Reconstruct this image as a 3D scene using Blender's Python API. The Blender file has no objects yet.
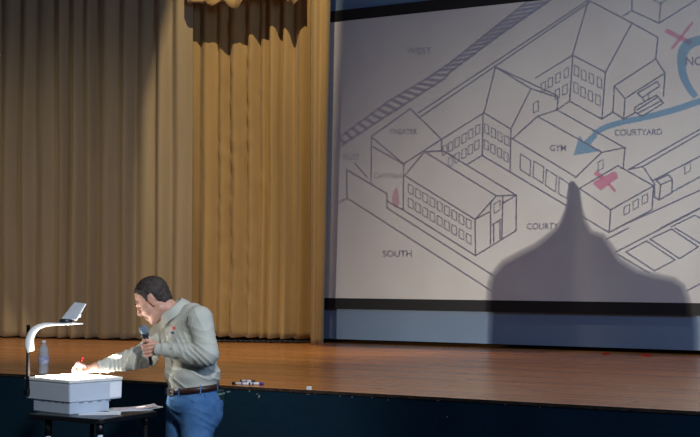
import bpy, bmesh, math, random
import numpy as np
import openvdb
from mathutils import Vector, Matrix, noise

random.seed(7)
C = bpy.context.scene.collection
PI = math.pi

# ------------------------------------------------------------------ camera
FPX = 1400.0
EYE = 1.72
AL = math.atan(2305 / FPX)
PITCH = math.atan(47.5 / FPX)
fx, fy = -math.cos(AL), math.sin(AL)
FW = Vector((fx * math.cos(PITCH), fy * math.cos(PITCH), math.sin(PITCH)))
RT = Vector((fy, -fx, 0))
UP = Vector((-fx * math.sin(PITCH), -fy * math.sin(PITCH), math.cos(PITCH)))
EYEP = Vector((0, 0, EYE))
FH = Vector((fx, fy, 0))                       # horizontal forward


def ray(px, py):
    return FW + RT * ((px - 350) / FPX) + UP * ((218.5 - py) / FPX)


def at(px, py, Z):                             # world point at axis depth Z
    return EYEP + ray(px, py) * Z


def onz(px, py, z):
    r = ray(px, py)
    return EYEP + r * ((z - EYE) / r.z)


def ony(px, py, y):
    r = ray(px, py)
    return EYEP + r * (y / r.y)


cam = bpy.data.cameras.new('camera')
cam.sensor_width = 36
cam.lens = FPX / 700 * 36
cam.clip_start = 0.05
co = bpy.data.objects.new('camera', cam)
C.objects.link(co)
M3 = Matrix((RT, UP, -FW)).transposed()
co.matrix_world = Matrix.Translation(EYEP) @ M3.to_4x4()
bpy.context.scene.camera = co

# ------------------------------------------------------------------ materials


def lin(c):
    return tuple(((v / 255 + .055) / 1.055) ** 2.4 if v / 255 > .04045 else v / 255 / 12.92 for v in c)


def mat(name, col, rough=.6, metal=0., bump=None, var=None, emit=None, spec=.5, sheen=0, coat=0, sss=0):
    """bump=(scale, strength, stretch)  var=(scale, colour2, stretch)"""
    m = bpy.data.materials.new(name)
    m.use_nodes = True
    nt = m.node_tree
    b = nt.nodes['Principled BSDF']
    c = (*lin(col), 1)
    b.inputs['Base Color'].default_value = c
    b.inputs['Roughness'].default_value = rough
    b.inputs['Metallic'].default_value = metal
    b.inputs['Specular IOR Level'].default_value = spec
    b.inputs['Sheen Weight'].default_value = sheen
    b.inputs['Coat Weight'].default_value = coat
    if sss:
        b.inputs['Subsurface Weight'].default_value = sss
        b.inputs['Subsurface Radius'].default_value = (.01, .004, .002)
    tc = nt.nodes.new('ShaderNodeTexCoord')
    if var:
        mp = nt.nodes.new('ShaderNodeMapping')
        mp.inputs['Scale'].default_value = var[2] if len(var) > 2 else (1, 1, 1)
        nz = nt.nodes.new('ShaderNodeTexNoise')
        nz.inputs['Scale'].default_value = var[0]
        nz.inputs['Detail'].default_value = 5
        rp = nt.nodes.new('ShaderNodeValToRGB')
        rp.color_ramp.elements[0].position = .35
        rp.color_ramp.elements[1].position = .65
        rp.color_ramp.elements[0].color = c
        rp.color_ramp.elements[1].color = (*lin(var[1]), 1)
        nt.links.new(tc.outputs['Object'], mp.inputs[0])
        nt.links.new(mp.outputs[0], nz.inputs['Vector'])
        nt.links.new(nz.outputs['Fac'], rp.inputs[0])
        nt.links.new(rp.outputs[0], b.inputs['Base Color'])
    if bump:
        mp = nt.nodes.new('ShaderNodeMapping')
        mp.inputs['Scale'].default_value = bump[2] if len(bump) > 2 else (1, 1, 1)
        nz = nt.nodes.new('ShaderNodeTexNoise')
        nz.inputs['Scale'].default_value = bump[0]
        nz.inputs['Detail'].default_value = 4
        bp = nt.nodes.new('ShaderNodeBump')
        bp.inputs['Strength'].default_value = bump[1]
        bp.inputs['Distance'].default_value = .01
        nt.links.new(tc.outputs['Object'], mp.inputs[0])
        nt.links.new(mp.outputs[0], nz.inputs['Vector'])
        nt.links.new(nz.outputs['Fac'], bp.inputs['Height'])
        nt.links.new(bp.outputs[0], b.inputs['Normal'])
    if emit:
        b.inputs['Emission Color'].default_value = (*emit[0], 1)
        b.inputs['Emission Strength'].default_value = emit[1]
    return m


def film(name, col):                            # a clear tinted transparency film
    m = bpy.data.materials.new(name)
    m.use_nodes = True
    nt = m.node_tree
    nt.nodes.remove(nt.nodes['Principled BSDF'])
    t = nt.nodes.new('ShaderNodeBsdfTransparent')
    t.inputs[0].default_value = (*col, 1)
    nt.links.new(t.outputs[0], nt.nodes['Material Output'].inputs[0])
    return m


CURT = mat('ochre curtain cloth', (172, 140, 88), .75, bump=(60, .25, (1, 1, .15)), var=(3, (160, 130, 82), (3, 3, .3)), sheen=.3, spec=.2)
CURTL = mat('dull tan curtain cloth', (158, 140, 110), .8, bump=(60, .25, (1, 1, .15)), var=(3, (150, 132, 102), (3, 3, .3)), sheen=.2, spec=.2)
SCREEN = mat('screen fabric', (205, 203, 200), .9, var=(1.3, (196, 192, 190)), spec=.1)
BLACKB = mat('screen black border', (14, 16, 20), .7)
BACK = mat('blue grey backdrop', (122, 140, 162), .9, spec=.1, var=(1.2, (116, 133, 156)))
DARK = mat('dark wall paint', (12, 12, 14), .9)
NAVY = mat('dark navy fascia paint', (14, 44, 58), .75, spec=.2, var=(2.2, (12, 38, 52)), bump=(30, .2))
AUDI = mat('auditorium floor', (34, 30, 30), .7)
LIP = mat('stage edge strip', (40, 26, 18), .5, var=(30, (80, 60, 44), (1, 3, 3)))
CHIP = mat('chipped white paint', (150, 150, 148), .8)


def wood():
    m = bpy.data.materials.new('stage floor boards')
    m.use_nodes = True
    nt = m.node_tree
    N = nt.nodes
    b = N['Principled BSDF']
    tc = N.new('ShaderNodeTexCoord')
    mp = N.new('ShaderNodeMapping')
    br = N.new('ShaderNodeTexBrick')
    br.inputs['Scale'].default_value = 1
    br.inputs['Brick Width'].default_value = 1.6
    br.inputs['Row Height'].default_value = .057
    br.inputs['Mortar Size'].default_value = .0012
    br.inputs['Color1'].default_value = (*lin((214, 146, 84)), 1)
    br.inputs['Color2'].default_value = (*lin((192, 124, 70)), 1)
    br.inputs['Mortar'].default_value = (*lin((100, 62, 36)), 1)
    mp2 = N.new('ShaderNodeMapping')
    mp2.inputs['Scale'].default_value = (.6, 12, 1)
    nz = N.new('ShaderNodeTexNoise')
    nz.inputs['Scale'].default_value = 2.5
    nz.inputs['Detail'].default_value = 6
    mx = N.new('ShaderNodeMix')
    mx.data_type = 'RGBA'
    mx.blend_type = 'MULTIPLY'
    mx.inputs[0].default_value = .55
    rp = N.new('ShaderNodeValToRGB')
    rp.color_ramp.elements[0].position = .3
    rp.color_ramp.elements[0].color = (.62, .58, .55, 1)
    rp.color_ramp.elements[1].position = .7
    rp.color_ramp.elements[1].color = (1.1, 1.05, 1, 1)
    L = nt.links.new
    L(tc.outputs['Object'], mp.inputs[0]); L(mp.outputs[0], br.inputs[0])
    L(tc.outputs['Object'], mp2.inputs[0]); L(mp2.outputs[0], nz.inputs['Vector'])
    L(nz.outputs['Fac'], rp.inputs[0]); L(br.outputs[0], mx.inputs[6]); L(rp.outputs[0], mx.inputs[7])
    L(mx.outputs[2], b.inputs['Base Color'])
    b.inputs['Roughness'].default_value = .24
    b.inputs['Specular IOR Level'].default_value = .5
    bp = N.new('ShaderNodeBump')
    bp.inputs['Strength'].default_value = .12
    bp.inputs['Distance'].default_value = .003
    L(nz.outputs['Fac'], bp.inputs['Height']); L(bp.outputs[0], b.inputs['Normal'])
    return m


WOOD = wood()

# ------------------------------------------------------------------ helpers


def link(name, me, m, parent=None, smooth=False):
    o = bpy.data.objects.new(name, me)
    C.objects.link(o)
    if m:
        for mm in (m if isinstance(m, (list, tuple)) else [m]):
            me.materials.append(mm)
    if smooth:
        for p in me.polygons:
            p.use_smooth = True
    if parent:
        o.parent = parent
    return o


def tag(o, label=None, cat=None, group=None, kind=None):
    if label: o['label'] = label
    if cat: o['category'] = cat
    if group: o['group'] = group
    if kind: o['kind'] = kind
    return o


def empty(name, loc, rz=0):
    o = bpy.data.objects.new(name, None)
    C.objects.link(o)
    o.location = loc
    o.rotation_euler = (0, 0, rz)
    o.empty_display_size = .1
    return o


def setw(o, root):
    """geometry was written in world coordinates: bring it into root's frame"""
    Mi = (Matrix.Translation(root.location) @ root.rotation_euler.to_matrix().to_4x4()).inverted()
    o.data.transform(Mi)
    o.parent = root
    return o


def bm_obj(name, bm, m, parent=None, smooth=False, world=False):
    bmesh.ops.recalc_face_normals(bm, faces=bm.faces)
    me = bpy.data.meshes.new(name)
    bm.to_mesh(me); bm.free()
    o = link(name, me, m, None, smooth)
    if parent:
        if world: setw(o, parent)
        else: o.parent = parent
    return o


def prism(bm, base, top):
    """closed solid between two rings of equal count"""
    n = len(base)
    a = [bm.verts.new(p) for p in base]
    b = [bm.verts.new(p) for p in top]
    bm.faces.new(a[::-1]); bm.faces.new(b)
    for i in range(n):
        j = (i + 1) % n
        bm.faces.new((a[i], a[j], b[j], b[i]))


def box(bm, lo, hi, M=None):
    ps = [(x, y) for x, y in ((lo[0], lo[1]), (hi[0], lo[1]), (hi[0], hi[1]), (lo[0], hi[1]))]
    a = [Vector((x, y, lo[2])) for x, y in ps]
    b = [Vector((x, y, hi[2])) for x, y in ps]
    if M:
        a = [M @ v for v in a]; b = [M @ v for v in b]
    prism(bm, a, b)


def bev(o, w, seg=2):
    md = o.modifiers.new('bevel', 'BEVEL')
    md.width = w
    md.segments = seg
    md.limit_method = 'ANGLE'
    return o


def tube(bm, pts, rads, n=12, flat=None):
    """tube along points; flat=(axis vector, factor) squashes the section"""
    pts = [Vector(p) for p in pts]
    rings = []
    ref = Vector((0, 0, 1))
    for i, p in enumerate(pts):
        t = (pts[min(i + 1, len(pts) - 1)] - pts[max(i - 1, 0)]).normalized()
        if abs(t.dot(ref)) > .95:
            r = Vector((1, 0, 0))
        else:
            r = ref
        u = t.cross(r).normalized()
        v = t.cross(u).normalized()
        if rings and i:
            u = (pu - t * pu.dot(t)).normalized(); v = t.cross(u)
        pu = u
        R = rads[i] if hasattr(rads, '__len__') else rads
        ra, rb = R if hasattr(R, '__len__') else (R, R)
        rings.append([bm.verts.new(p + u * (math.cos(k / n * 2 * PI) * ra) + v * (math.sin(k / n * 2 * PI) * rb)) for k in range(n)])
    for a, b in zip(rings, rings[1:]):
        for k in range(n):
            bm.faces.new((a[k], a[(k + 1) % n], b[(k + 1) % n], b[k]))
    bm.faces.new(rings[0][::-1]); bm.faces.new(rings[-1])


def lathe(bm, prof, n=24, M=None):
    M = M or Matrix()
    rings = [[bm.verts.new(M @ Vector((r * math.cos(k / n * 2 * PI), r * math.sin(k / n * 2 * PI), z))) for k in range(n)] for r, z in prof]
    for a, b in zip(rings, rings[1:]):
        for k in range(n):
            bm.faces.new((a[k], a[(k + 1) % n], b[(k + 1) % n], b[k]))
    bm.faces.new(rings[0][::-1]); bm.faces.new(rings[-1])


# ------------------------------------------------------------------ setting
Y0 = 6.84                                       # stage front edge
YS = 11.15                                      # projection screen
ZS = 1.0                                        # stage height
X0, X1 = -13.5, 0.6

bm = bmesh.new(); box(bm, (X0, -1.5, -.1), (X1 + 2, Y0 + .02, 0))
tag(bm_obj('floor', bm, AUDI), kind='structure')
bm = bmesh.new(); box(bm, (X0, Y0 + .004, ZS - .016), (X1, 12.0, ZS))
tag(bm_obj('floor', bm, WOOD), kind='structure')
bm = bmesh.new(); box(bm, (X0, Y0 + .002, 0), (X1, Y0 + .06, ZS - .016))
fas = tag(bm_obj('wall_front', bm, NAVY), kind='structure')
bm = bmesh.new()
for (px, py, w, h) in ((228.5, 391.8, 4.2, 1.6), (259, 396.5, 1.3, 3.2), (257, 394, 1.6, 1), (249.5, 391, 1.4, 1.2), (268, 390.4, 3, .5), (291, 392, 1.6, .6), (308, 394.2, 4, .5), (315, 393.6, 1, .9), (340, 396, 2.2, .7), (352, 397.2, 1, 1),
                       (438, 400.6, 4, .7), (447, 417, 1.2, 1), (388, 400, 1, .7), (372, 397.8, 1.5, .5), (505, 404.5, 1.6, .6), (540, 407, 1.2, .5)):
    p = ony(px, py, Y0)
    k = p.length / FPX
    p.z = min(p.z, ZS - .006 - h * k * .5)
    zz = p.z
    hw, hh = w * k * .58, h * k * .5
    prism(bm, [Vector((p.x - hw, Y0 - .002, zz - hh)), Vector((p.x + hw * .7, Y0 - .002, zz - hh * .6)), Vector((p.x + hw, Y0 - .002, zz + hh)), Vector((p.x - hw * .6, Y0 - .002, zz + hh * .8))],
          [Vector((p.x - hw, Y0 + .021, zz - hh)), Vector((p.x + hw * .7, Y0 + .021, zz - hh * .6)), Vector((p.x + hw, Y0 + .021, zz + hh)), Vector((p.x - hw * .6, Y0 + .021, zz + hh * .8))])
o = bm_obj('paint_chips', bm, CHIP, fas); o['label'] = 'small white chips and tape scraps on the navy stage front'
bm = bmesh.new(); box(bm, (X0, Y0 - .004, ZS - .016), (X1, Y0 + .004, ZS + .001))
tag(bm_obj('trim_1', bm, LIP), kind='structure')
bm = bmesh.new(); box(bm, (X0, 11.9, ZS), (X1, 12.0, 7.6))
tag(bm_obj('wall_back', bm, DARK), kind='structure')

# backdrop cloth behind the screen
def cloth_sheet(name, x0, x1, z0, z1, y, th, m, wob=.004, nx=60, nz=24):
    bm = bmesh.new()
    fr, bk = [], []
    for j in range(nz + 1):
        a, b = [], []
        for i in range(nx + 1):
            x = x0 + (x1 - x0) * i / nx; z = z0 + (z1 - z0) * j / nz
            d = wob * math.sin(x * 2.3 + .6 * math.sin(z * 1.3)) if wob else 0
            a.append(bm.verts.new((x, y + d, z))); b.append(bm.verts.new((x, y + d + th, z)))
        fr.append(a); bk.append(b)
    for j in range(nz):
        for i in range(nx):
            bm.faces.new((fr[j][i], fr[j][i + 1], fr[j + 1][i + 1], fr[j + 1][i]))
            bm.faces.new((bk[j][i], bk[j + 1][i], bk[j + 1][i + 1], bk[j][i + 1]))
    for i in range(nx):
        bm.faces.new((fr[0][i], bk[0][i], bk[0][i + 1], fr[0][i + 1]))
        bm.faces.new((fr[nz][i], fr[nz][i + 1], bk[nz][i + 1], bk[nz][i]))
    for j in range(nz):
        bm.faces.new((fr[j][0], fr[j + 1][0], bk[j + 1][0], bk[j][0]))
        bm.faces.new((fr[j][nx], bk[j][nx], bk[j + 1][nx], fr[j + 1][nx]))
    return bm_obj(name, bm, m, smooth=False)


bd = cloth_sheet('backdrop', -8.6, -.9, ZS + .035, 5.2, YS + .05, .012, BACK)
tag(bd, 'plain blue grey backdrop cloth hanging behind the big screen', 'backdrop')

scr = empty('projection_screen', (-4.6, YS, 1.3))
tag(scr, 'large projection screen with black borders showing a line map of school buildings', 'screen')
bm = bmesh.new(); box(bm, (-7.25, YS, 1.42), (-1.6, YS + .008, 4.02)); bm_obj('fabric', bm, SCREEN, scr, world=True)
bm = bmesh.new(); box(bm, (-7.25, YS - .003, 1.318), (-1.6, YS + .012, 1.42)); bm_obj('lower_border', bm, BLACKB, scr, world=True)
bm = bmesh.new(); box(bm, (-7.25, YS - .003, 4.02), (-1.6, YS + .012, 4.125)); bm_obj('upper_border', bm, BLACKB, scr, world=True)

# ------------------------------------------------------------------ curtains


def curtain(name, A, B, z0, z1, widths, amp, m, seed, topscale=1.0, drift=.02, hem=None, sharp=1.4, step=.011, nz=70, crinkle=0):
    """pleated cloth from A to B (xy), folds come from the list of fold widths"""
    rnd = random.Random(seed)
    A = Vector(A); B = Vector(B)
    L = (B - A).length
    t = (B - A) / L
    n = Vector((t.y, -t.x))
    if n.y > 0: n = -n
    edges = [0]
    k = 0
    while edges[-1] < L:
        edges.append(edges[-1] + widths[k % len(widths)] * rnd.uniform(.8, 1.25)); k += 1
    edges = [e * L / edges[-1] for e in edges]
    amps = [amp * rnd.uniform(.55, 1.25) for _ in edges]
    offs = [rnd.uniform(-.3, .3) * amp for _ in edges]
    nx = int(L / step)
    bm = bmesh.new()
    rows = []
    for j in range(nz + 1):
        v = j / nz
        z = z0 + (z1 - z0) * v
        row = []
        for i in range(nx + 1):
            s = L * i / nx
            sd = s + drift * noise.noise(Vector((s * 1.5, z * .7, seed))) * math.sin(PI * min(1, max(0, s / L)))
            sd = min(max(sd, 0), L - 1e-6)
            q = 0
            while edges[q + 1] < sd: q += 1
            f = (sd - edges[q]) / (edges[q + 1] - edges[q])
            hump = (.5 - .5 * math.cos(2 * PI * f)) ** .85
            aa = amps[q] * (1 + .35 * noise.noise(Vector((q * 3.1, z * .6, seed + 5))))
            o0 = offs[q] * (1 - f) + offs[min(q + 1, len(offs) - 1)] * f
            d = aa * hump + o0
            d += .006 * noise.noise(Vector((s * 14, z * 1.2, seed)))
            if crinkle:
                w = math.exp(-((s - crinkle[0]) / crinkle[1]) ** 2)
                d += w * .022 * noise.noise(Vector((s * 9, z * 9 + s * 6, 3))) 
            ss = s * (1 + (topscale - 1) * v)
            xy = A + t * ss + n * d
            zz = z
            if j == 0:
                zz += (hem(s / L) if hem else 0) - .008 * hump
            row.append(bm.verts.new((xy.x, xy.y, zz)))
        rows.append(row)
    for j in range(nz):
        for i in range(nx):
            bm.faces.new((rows[j][i], rows[j][i + 1], rows[j + 1][i + 1], rows[j + 1][i]))
    o = bm_obj(name, bm, m, smooth=True)
    md = o.modifiers.new('thickness', 'SOLIDIFY'); md.thickness = .004
    return o


LA, LB = onz(-12, 337.2, 1.0), onz(191, 341.3, 1.0)
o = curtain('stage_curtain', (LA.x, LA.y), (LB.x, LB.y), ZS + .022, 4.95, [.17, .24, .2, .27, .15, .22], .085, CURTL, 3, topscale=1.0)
tag(o, 'wide dull tan stage curtain hanging in deep folds at the left behind the overhead projector', 'curtain')
RA, RB = onz(180, 340.5, 1.0), onz(318, 343.6, 1.0)
RA.y += .12; RB.y += .1
o = curtain('stage_curtain', (RA.x, RA.y), (RB.x, RB.y), ZS + .045, 4.95, [.13, .17, .11,   .19, .14, .1, .16], .095, CURT, 11, topscale=1.03, crinkle=(.55, .3))
tag(o, 'brightly lit golden stage curtain with narrow folds behind the man', 'curtain')
NA, NB = onz(312.5, 344.5, 1.0), onz(324.5, 344.6, 1.0)
o = curtain('stage_curtain', (NA.x, NA.y - .03), (NB.x, NB.y - .03), ZS + .004, 4.95, [.08, .07], .05, CURT, 23, topscale=1.75, drift=0)
tag(o, 'narrow end strip of golden curtain reaching the floor beside the screen', 'curtain')
VA, VB = ony(188, 6, RA.y - .34), ony(305, 6, RB.y - .34)
o = curtain('curtain_valance', (VA.x, VA.y), (VB.x, VB.y), VA.z - .01, VA.z + .5, [.2, .26, .17], .05, CURT, 31, hem=lambda u: .09 * math.sin(u * 19) * math.sin(u * 8 + 1) + .03, nz=20)
tag(o, 'short golden valance across the top of the golden curtain', 'valance')

# black rope along the hem of the golden curtain
bm = bmesh.new()
pts = []
for i in range(90):
    px = 214 + (316 - 214) * i / 89
    p = onz(px, 342.6 + .009 * (px - 214), 1.0)
    p.z = ZS + .012 + .006 * abs(math.sin(i * .9))
    p.y += .012 * math.sin(i * 1.3)
    pts.append(p)
tube(bm, pts, .012, 8)
tag(bm_obj('rope', bm, mat('black rope', (16, 18, 24), .5, bump=(200, .5)), smooth=True), 'black rope lying on stage floor under the hem of the golden curtain', 'rope')

# tiny red things at the foot of the backdrop
RED = mat('red plastic', (190, 40, 35), .4)
for (px, py, w, lab) in ((606, 354.6, .035, 'small red clip on the floor below the screen, nearer the curtain'), (646, 356, .05, 'small flat red clip on the floor below the screen, toward the right edge')):
    p = onz(px, py, 1.0)
    bm = bmesh.new()
    box(bm, (-w, -.008, 0), (w, .008, .012)); box(bm, (-w * .3, -.006, .012), (w * .3, .006, .02))
    o = bm_obj('clip', bm, RED); o.location = (p.x, p.y, ZS)
    bev(o, .002); tag(o, lab, 'clip', 'red clips below the screen')

# ------------------------------------------------------------------ things on the stage edge
WHITE = mat('white plastic', (225, 226, 228), .4)
BLK = mat('black plastic', (14, 14, 16), .4)
PURP = mat('purple cap', (74, 50, 150), .4)
LBLU = mat('blue print', (120, 140, 190), .4)


def marker(px, py, L, rz, capm, lab, body=WHITE, dy=0):
    p = onz(px, py, 1.0)
    r = empty('marker_pen', (p.x, p.y + dy, ZS), rz); tag(r, lab, 'marker', 'marker pens on the stage edge')
    Mx = Matrix.Translation((0, 0, .0085)) @ Matrix.Rotation(PI / 2, 4, 'Y')
    bm = bmesh.new(); lathe(bm, [(.006, -L / 2), (.0082, -L / 2 + .003), (.0082, L / 2 - .028), (.006, L / 2 - .026)], 16, Mx); bm_obj('barrel', bm, body, r, True)
    bm = bmesh.new(); lathe(bm, [(.0085, L / 2 - .028), (.0085, L / 2 - .004), (.006, L / 2)], 16, Mx); bm_obj('cap', bm, capm, r, True)
    bm = bmesh.new(); lathe(bm, [(.0086, -L / 2 + .001), (.0086, -L / 2 + .012)], 16, Mx); bm_obj('end_plug', bm, capm, r, True)
    bm = bmesh.new(); lathe(bm, [(.0084, -.012), (.0084, .0)], 16, Mx); bm_obj('label_band', bm, LBLU, r, True)


marker(241.5, 385.0, .13, PI + .12, BLK, 'white marker pen with a black cap end lying leftmost on the stage edge')
marker(254.5, 384.9, .13, .06, PURP, 'white marker pen with a purple cap on the stage edge')
marker(248, 382.6, .12, -.15, BLK, 'white marker pen with black cap lying behind the other two pens on the stage edge')
p = onz(307.6, 390.2, 1.0)
bm = bmesh.new(); box(bm, (-.014, -.009, 0), (.014, .009, .021)); o = bm_obj('eraser', bm, mat('white rubber', (236, 228, 222), .7)); o.location = (p.x, p.y + .015, ZS); o.rotation_euler.z = .2
bev(o, .003); tag(o, 'small white block eraser alone on the stage edge', 'eraser')
CR = mat('pale crumpled paper', (170, 160, 150), .8)
for (px, py, s, lab) in ((589, 364.6, .008, 'tiny pale paper scrap in the middle of the stage floor at right'), (379.5, 388.4, .007, 'tiny dark crumb on the stage floor near the front edge, left of the other'),
                    (636, 402.2, .009, 'tiny dark crumb on the stage floor near the front edge at far right')):
    p = onz(px, py, 1.0)
    bm = bmesh.new(); bmesh.ops.create_icosphere(bm, subdivisions=1, radius=s)
    for v in bm.verts: v.co = Vector((v.co.x * 1.4, v.co.y, abs(v.co.z) * .6)) * random.uniform(.8, 1.2)
    for v in bm.verts: v.co.z = max(0, v.co.z)
    o = bm_obj('scrap', bm, CR if 'pale' in lab else mat('crumb', (60, 40, 30), .8)); o.location = (p.x, p.y, ZS)
    tag(o, lab, 'scrap')

# water bottle
p = onz(39.7, 374.6, 1.0)
wb = empty('water_bottle', (p.x, p.y + .035, ZS), .3)
tag(wb, 'clear plastic water bottle with white cap and blue label on the stage edge behind projector', 'bottle')
PET = mat('clear plastic', (222, 232, 238), .08, spec=.6)
PET.node_tree.nodes['Principled BSDF'].inputs['Transmission Weight'].default_value = .6
PET.node_tree.nodes['Principled BSDF'].inputs['IOR'].default_value = 1.3
prof = [(.020, 0), (.031, .004), (.033, .012)]
for k in range(10):
    z = .02 + k * .0115
    prof += [(.0335, z), (.0315, z + .006)]
prof += [(.0335, .14), (.033, .155), (.026, .178), (.015, .196), (.0125, .203), (.0125, .210)]
bm = bmesh.new(); lathe(bm, prof, 28); bm_obj('bottle_body', bm, PET, wb, True)
bm = bmesh.new(); lathe(bm, [(.0145, .209), (.0150, .211), (.0150, .223), (.013, .225)], 24); bm_obj('cap', bm, WHITE, wb, True)
bm = bmesh.new(); lathe(bm, [(.0342, .068), (.0344, .07), (.0344, .118), (.0342, .12)], 28); bm_obj('paper_label', bm, mat('bottle label', (110, 128, 172), .5, var=(26, (205, 210, 226), (1, 1, 2.5))), wb, True)

# ------------------------------------------------------------------ table
ZT = 0.915
T0, TL, TR = onz(101, 419.3, ZT), onz(26, 414.3, ZT), onz(163, 411.3, ZT)
ul = (TL - T0); ur = (TR - T0)
print('TABLE', ul.length, ur.length, math.degrees(ul.angle(ur)))
ll, lr = ul.length, ur.length
ang = math.atan2(ur.y, ur.x) + math.radians(3)
lx = max(lr, .45)
tab = empty('projector_table', (T0.x, T0.y, 0), ang)
tag(tab, 'black table with rounded corners carrying the overhead projector and papers', 'table')
TBL = mat('black table laminate', (16, 17, 20), .35, spec=.5)
LY = ll * 1.04
def rrect(x0, y0, x1, y1, r, n=6):
    pts = []
    for cx, cy, a0 in ((x1 - r, y1 - r, 0), (x0 + r, y1 - r, PI / 2), (x0 + r, y0 + r, PI), (x1 - r, y0 + r, 1.5 * PI)):
        for k in range(n + 1):
            a = a0 + k / n * PI / 2
            pts.append((cx + r * math.cos(a), cy + r * math.sin(a)))
    return pts
bm = bmesh.new()
rr = rrect(0, 0, lx, LY, .04)
prism(bm, [Vector((x, y, ZT - .028)) for x, y in rr], [Vector((x, y, ZT)) for x, y in rr])
bev(bm_obj('tabletop', bm, TBL, tab), .006, 3)
LEG = mat('dark metal leg', (12, 12, 14), .45, metal=.3)
PALE = mat('pale painted leg', (205, 214, 226), .45)
for (x, y, zs, lm) in ((.035, .035, .083, PALE), (lx - .06, .05, .07, LEG), (.05, LY - .12, .115, PALE), (lx - .06, LY - .1, .07, LEG)):
    bm = bmesh.new(); tube(bm, [(x, y, .02), (x, y, ZT - zs + .002)], .015, 12); l = bm_obj('leg', bm, lm, tab, True)
    if lm is PALE: l['label'] = 'pale leg tube below a black socket'
    bm = bmesh.new(); tube(bm, [(x, y, ZT - zs), (x, y, ZT - .026)], .02, 12); bm_obj('leg_socket', bm, BLK, l, True)
    bm = bmesh.new(); tube(bm, [(x, y, 0), (x, y, .022)], .02, 12); bm_obj('foot', bm, BLK, l, True)

# ------------------------------------------------------------------ overhead projector
ZB = 1.103
P0, PL, PR = onz(70, 380.2, ZB), onz(27.4, 376.0, ZB), onz(120.8, 376.0, ZB)
vl, vr = PL - P0, PR - P0
print('BOX', vl.length, vr.length, math.degrees(vl.angle(vr)))
W1, W2 = vl.length, vr.length
# square frame around the bisector
bis = (vl.normalized() + vr.normalized()).normalized()
ar = math.atan2(bis.y, bis.x) - PI / 4         # direction of the right face
prj = empty('overhead_projector', (P0.x, P0.y, ZT), ar)
tag(prj, 'pale grey overhead projector with glowing glass top and white arm on the black table', 'projector')
CASE = mat('pale grey plastic casing', (196, 206, 218), .45, bump=(300, .05))
CASE2 = mat('grey plastic base', (178, 190, 205), .5)
WARM = mat('white enamel arm', (228, 228, 224), .35)
H = ZB - ZT
VENT = mat('vent slot', (130, 138, 150), .6)
W2, W1 = vr.length, vl.length * .99
bm = bmesh.new()
a = rrect(.003, .003, W2 - .004, W1 - .004, .012, 4); b = rrect(0, 0, W2, W1, .014, 4)
prism(bm, [Vector((x, y, .066)) for x, y in a], [Vector((x, y, H - .022)) for x, y in b])
cs = bev(bm_obj('casing', bm, CASE, prj), .004)
bm = bmesh.new()
b = rrect(-.003, -.003, W2 + .003, W1 + .003, .014, 4)
prism(bm, [Vector((x, y, H - .020)) for x, y in b], [Vector((x, y, H - .003)) for x, y in b])
bev(bm_obj('top_frame', bm, WARM, prj), .004)
bm = bmesh.new()
a = rrect(.010, .010, W2 - .085, W1 - .065, .012, 4)
prism(bm, [Vector((x, y, 0)) for x, y in a], [Vector((x, y, .068)) for x, y in a])
bs = bev(bm_obj('base', bm, CASE2, prj), .004)
for k in range(4):
    y = .06 + k * .06; x = .07 + k * .062
    for lo_, hi_ in (((.0085, y, .056), (.0115, y + .022, .064)), ((x, .0085, .056), (x + .03, .0115, .064))):
        bm = bmesh.new(); box(bm, lo_, hi_); bm_obj('vent_slot', bm, VENT, bs)
bm = bmesh.new(); box(bm, (W2 - .001, .01, .09), (W2 + .004, .1, H - .028))
bm.free()
bm = bmesh.new(); box(bm, (W2 - .092, -.0018, .076), (W2 - .014, .010, H - .03)); o = bm_obj('sticker', bm, mat('white sticker', (238, 240, 244), .5), prj); o['label'] = 'white rectangular sticker on the side'
GLOW = mat('lit glass stage', (255, 255, 255), .2, emit=((1, .95, .86), 32))
bm = bmesh.new(); box(bm, (.045, .04, H - .004), (W2 - .045, W1 - .04, H)); o = bm_obj('glass_stage', bm, GLOW, prj); o['label'] = 'brightly glowing glass stage'

def wl(p):                                      # world -> projector frame
    return (Matrix.Translation(prj.location) @ prj.rotation_euler.to_matrix().to_4x4()).inverted() @ p

pole_xy = Vector((-.012, W1 - .0, 0))
ZA = at(28, 340, 1).z
ZPl = (prj.matrix_basis @ Vector((-.02, W1 - .01, 0)) - EYEP).dot(FW) + .0
pb = wl(at(28, 374, ZPl)); pt_ = wl(at(28, 325, ZPl))
bm = bmesh.new(); box(bm, (pb.x - .008, pb.y - .008, .09), (pb.x + .008, pb.y + .008, pt_.z)); bev(bm_obj('post', bm, mat('black metal post', (12, 12, 14), .4, metal=.5), prj), .002)
# brace joining the post to the casing
bm = bmesh.new(); box(bm, (pb.x - .011, pb.y - .011, .085), (max(pb.x + .02, .015), max(pb.y + .011, W1 * .98), .12)); bev(bm_obj('post_bracket', bm, BLK, prj), .002)
# curved arm
ZH = (prj.matrix_basis @ Vector((W2 / 2, W1 / 2, 0)) - EYEP).dot(FW)
path = [(31, 351.5, 0), (29.6, 347, 0), (29.3, 342, 0), (30.3, 337, .02), (33, 331.5, .06), (37.5, 327.4, .12), (44, 325, .25), (52, 324.2, .45), (62, 324, .7), (72, 323.7, .95), (83, 323.5, 1.2)]
pts = [at(px, py, ZPl - .012 + (ZH - ZPl) * d) for px, py, d in path]
rd = [(.018, .022), (.024, .028), (.023, .028), (.021, .026), (.019, .024), (.016, .022), (.012, .022), (.009, .022), (.007, .026), (.006, .028), (.003, .02)]
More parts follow.
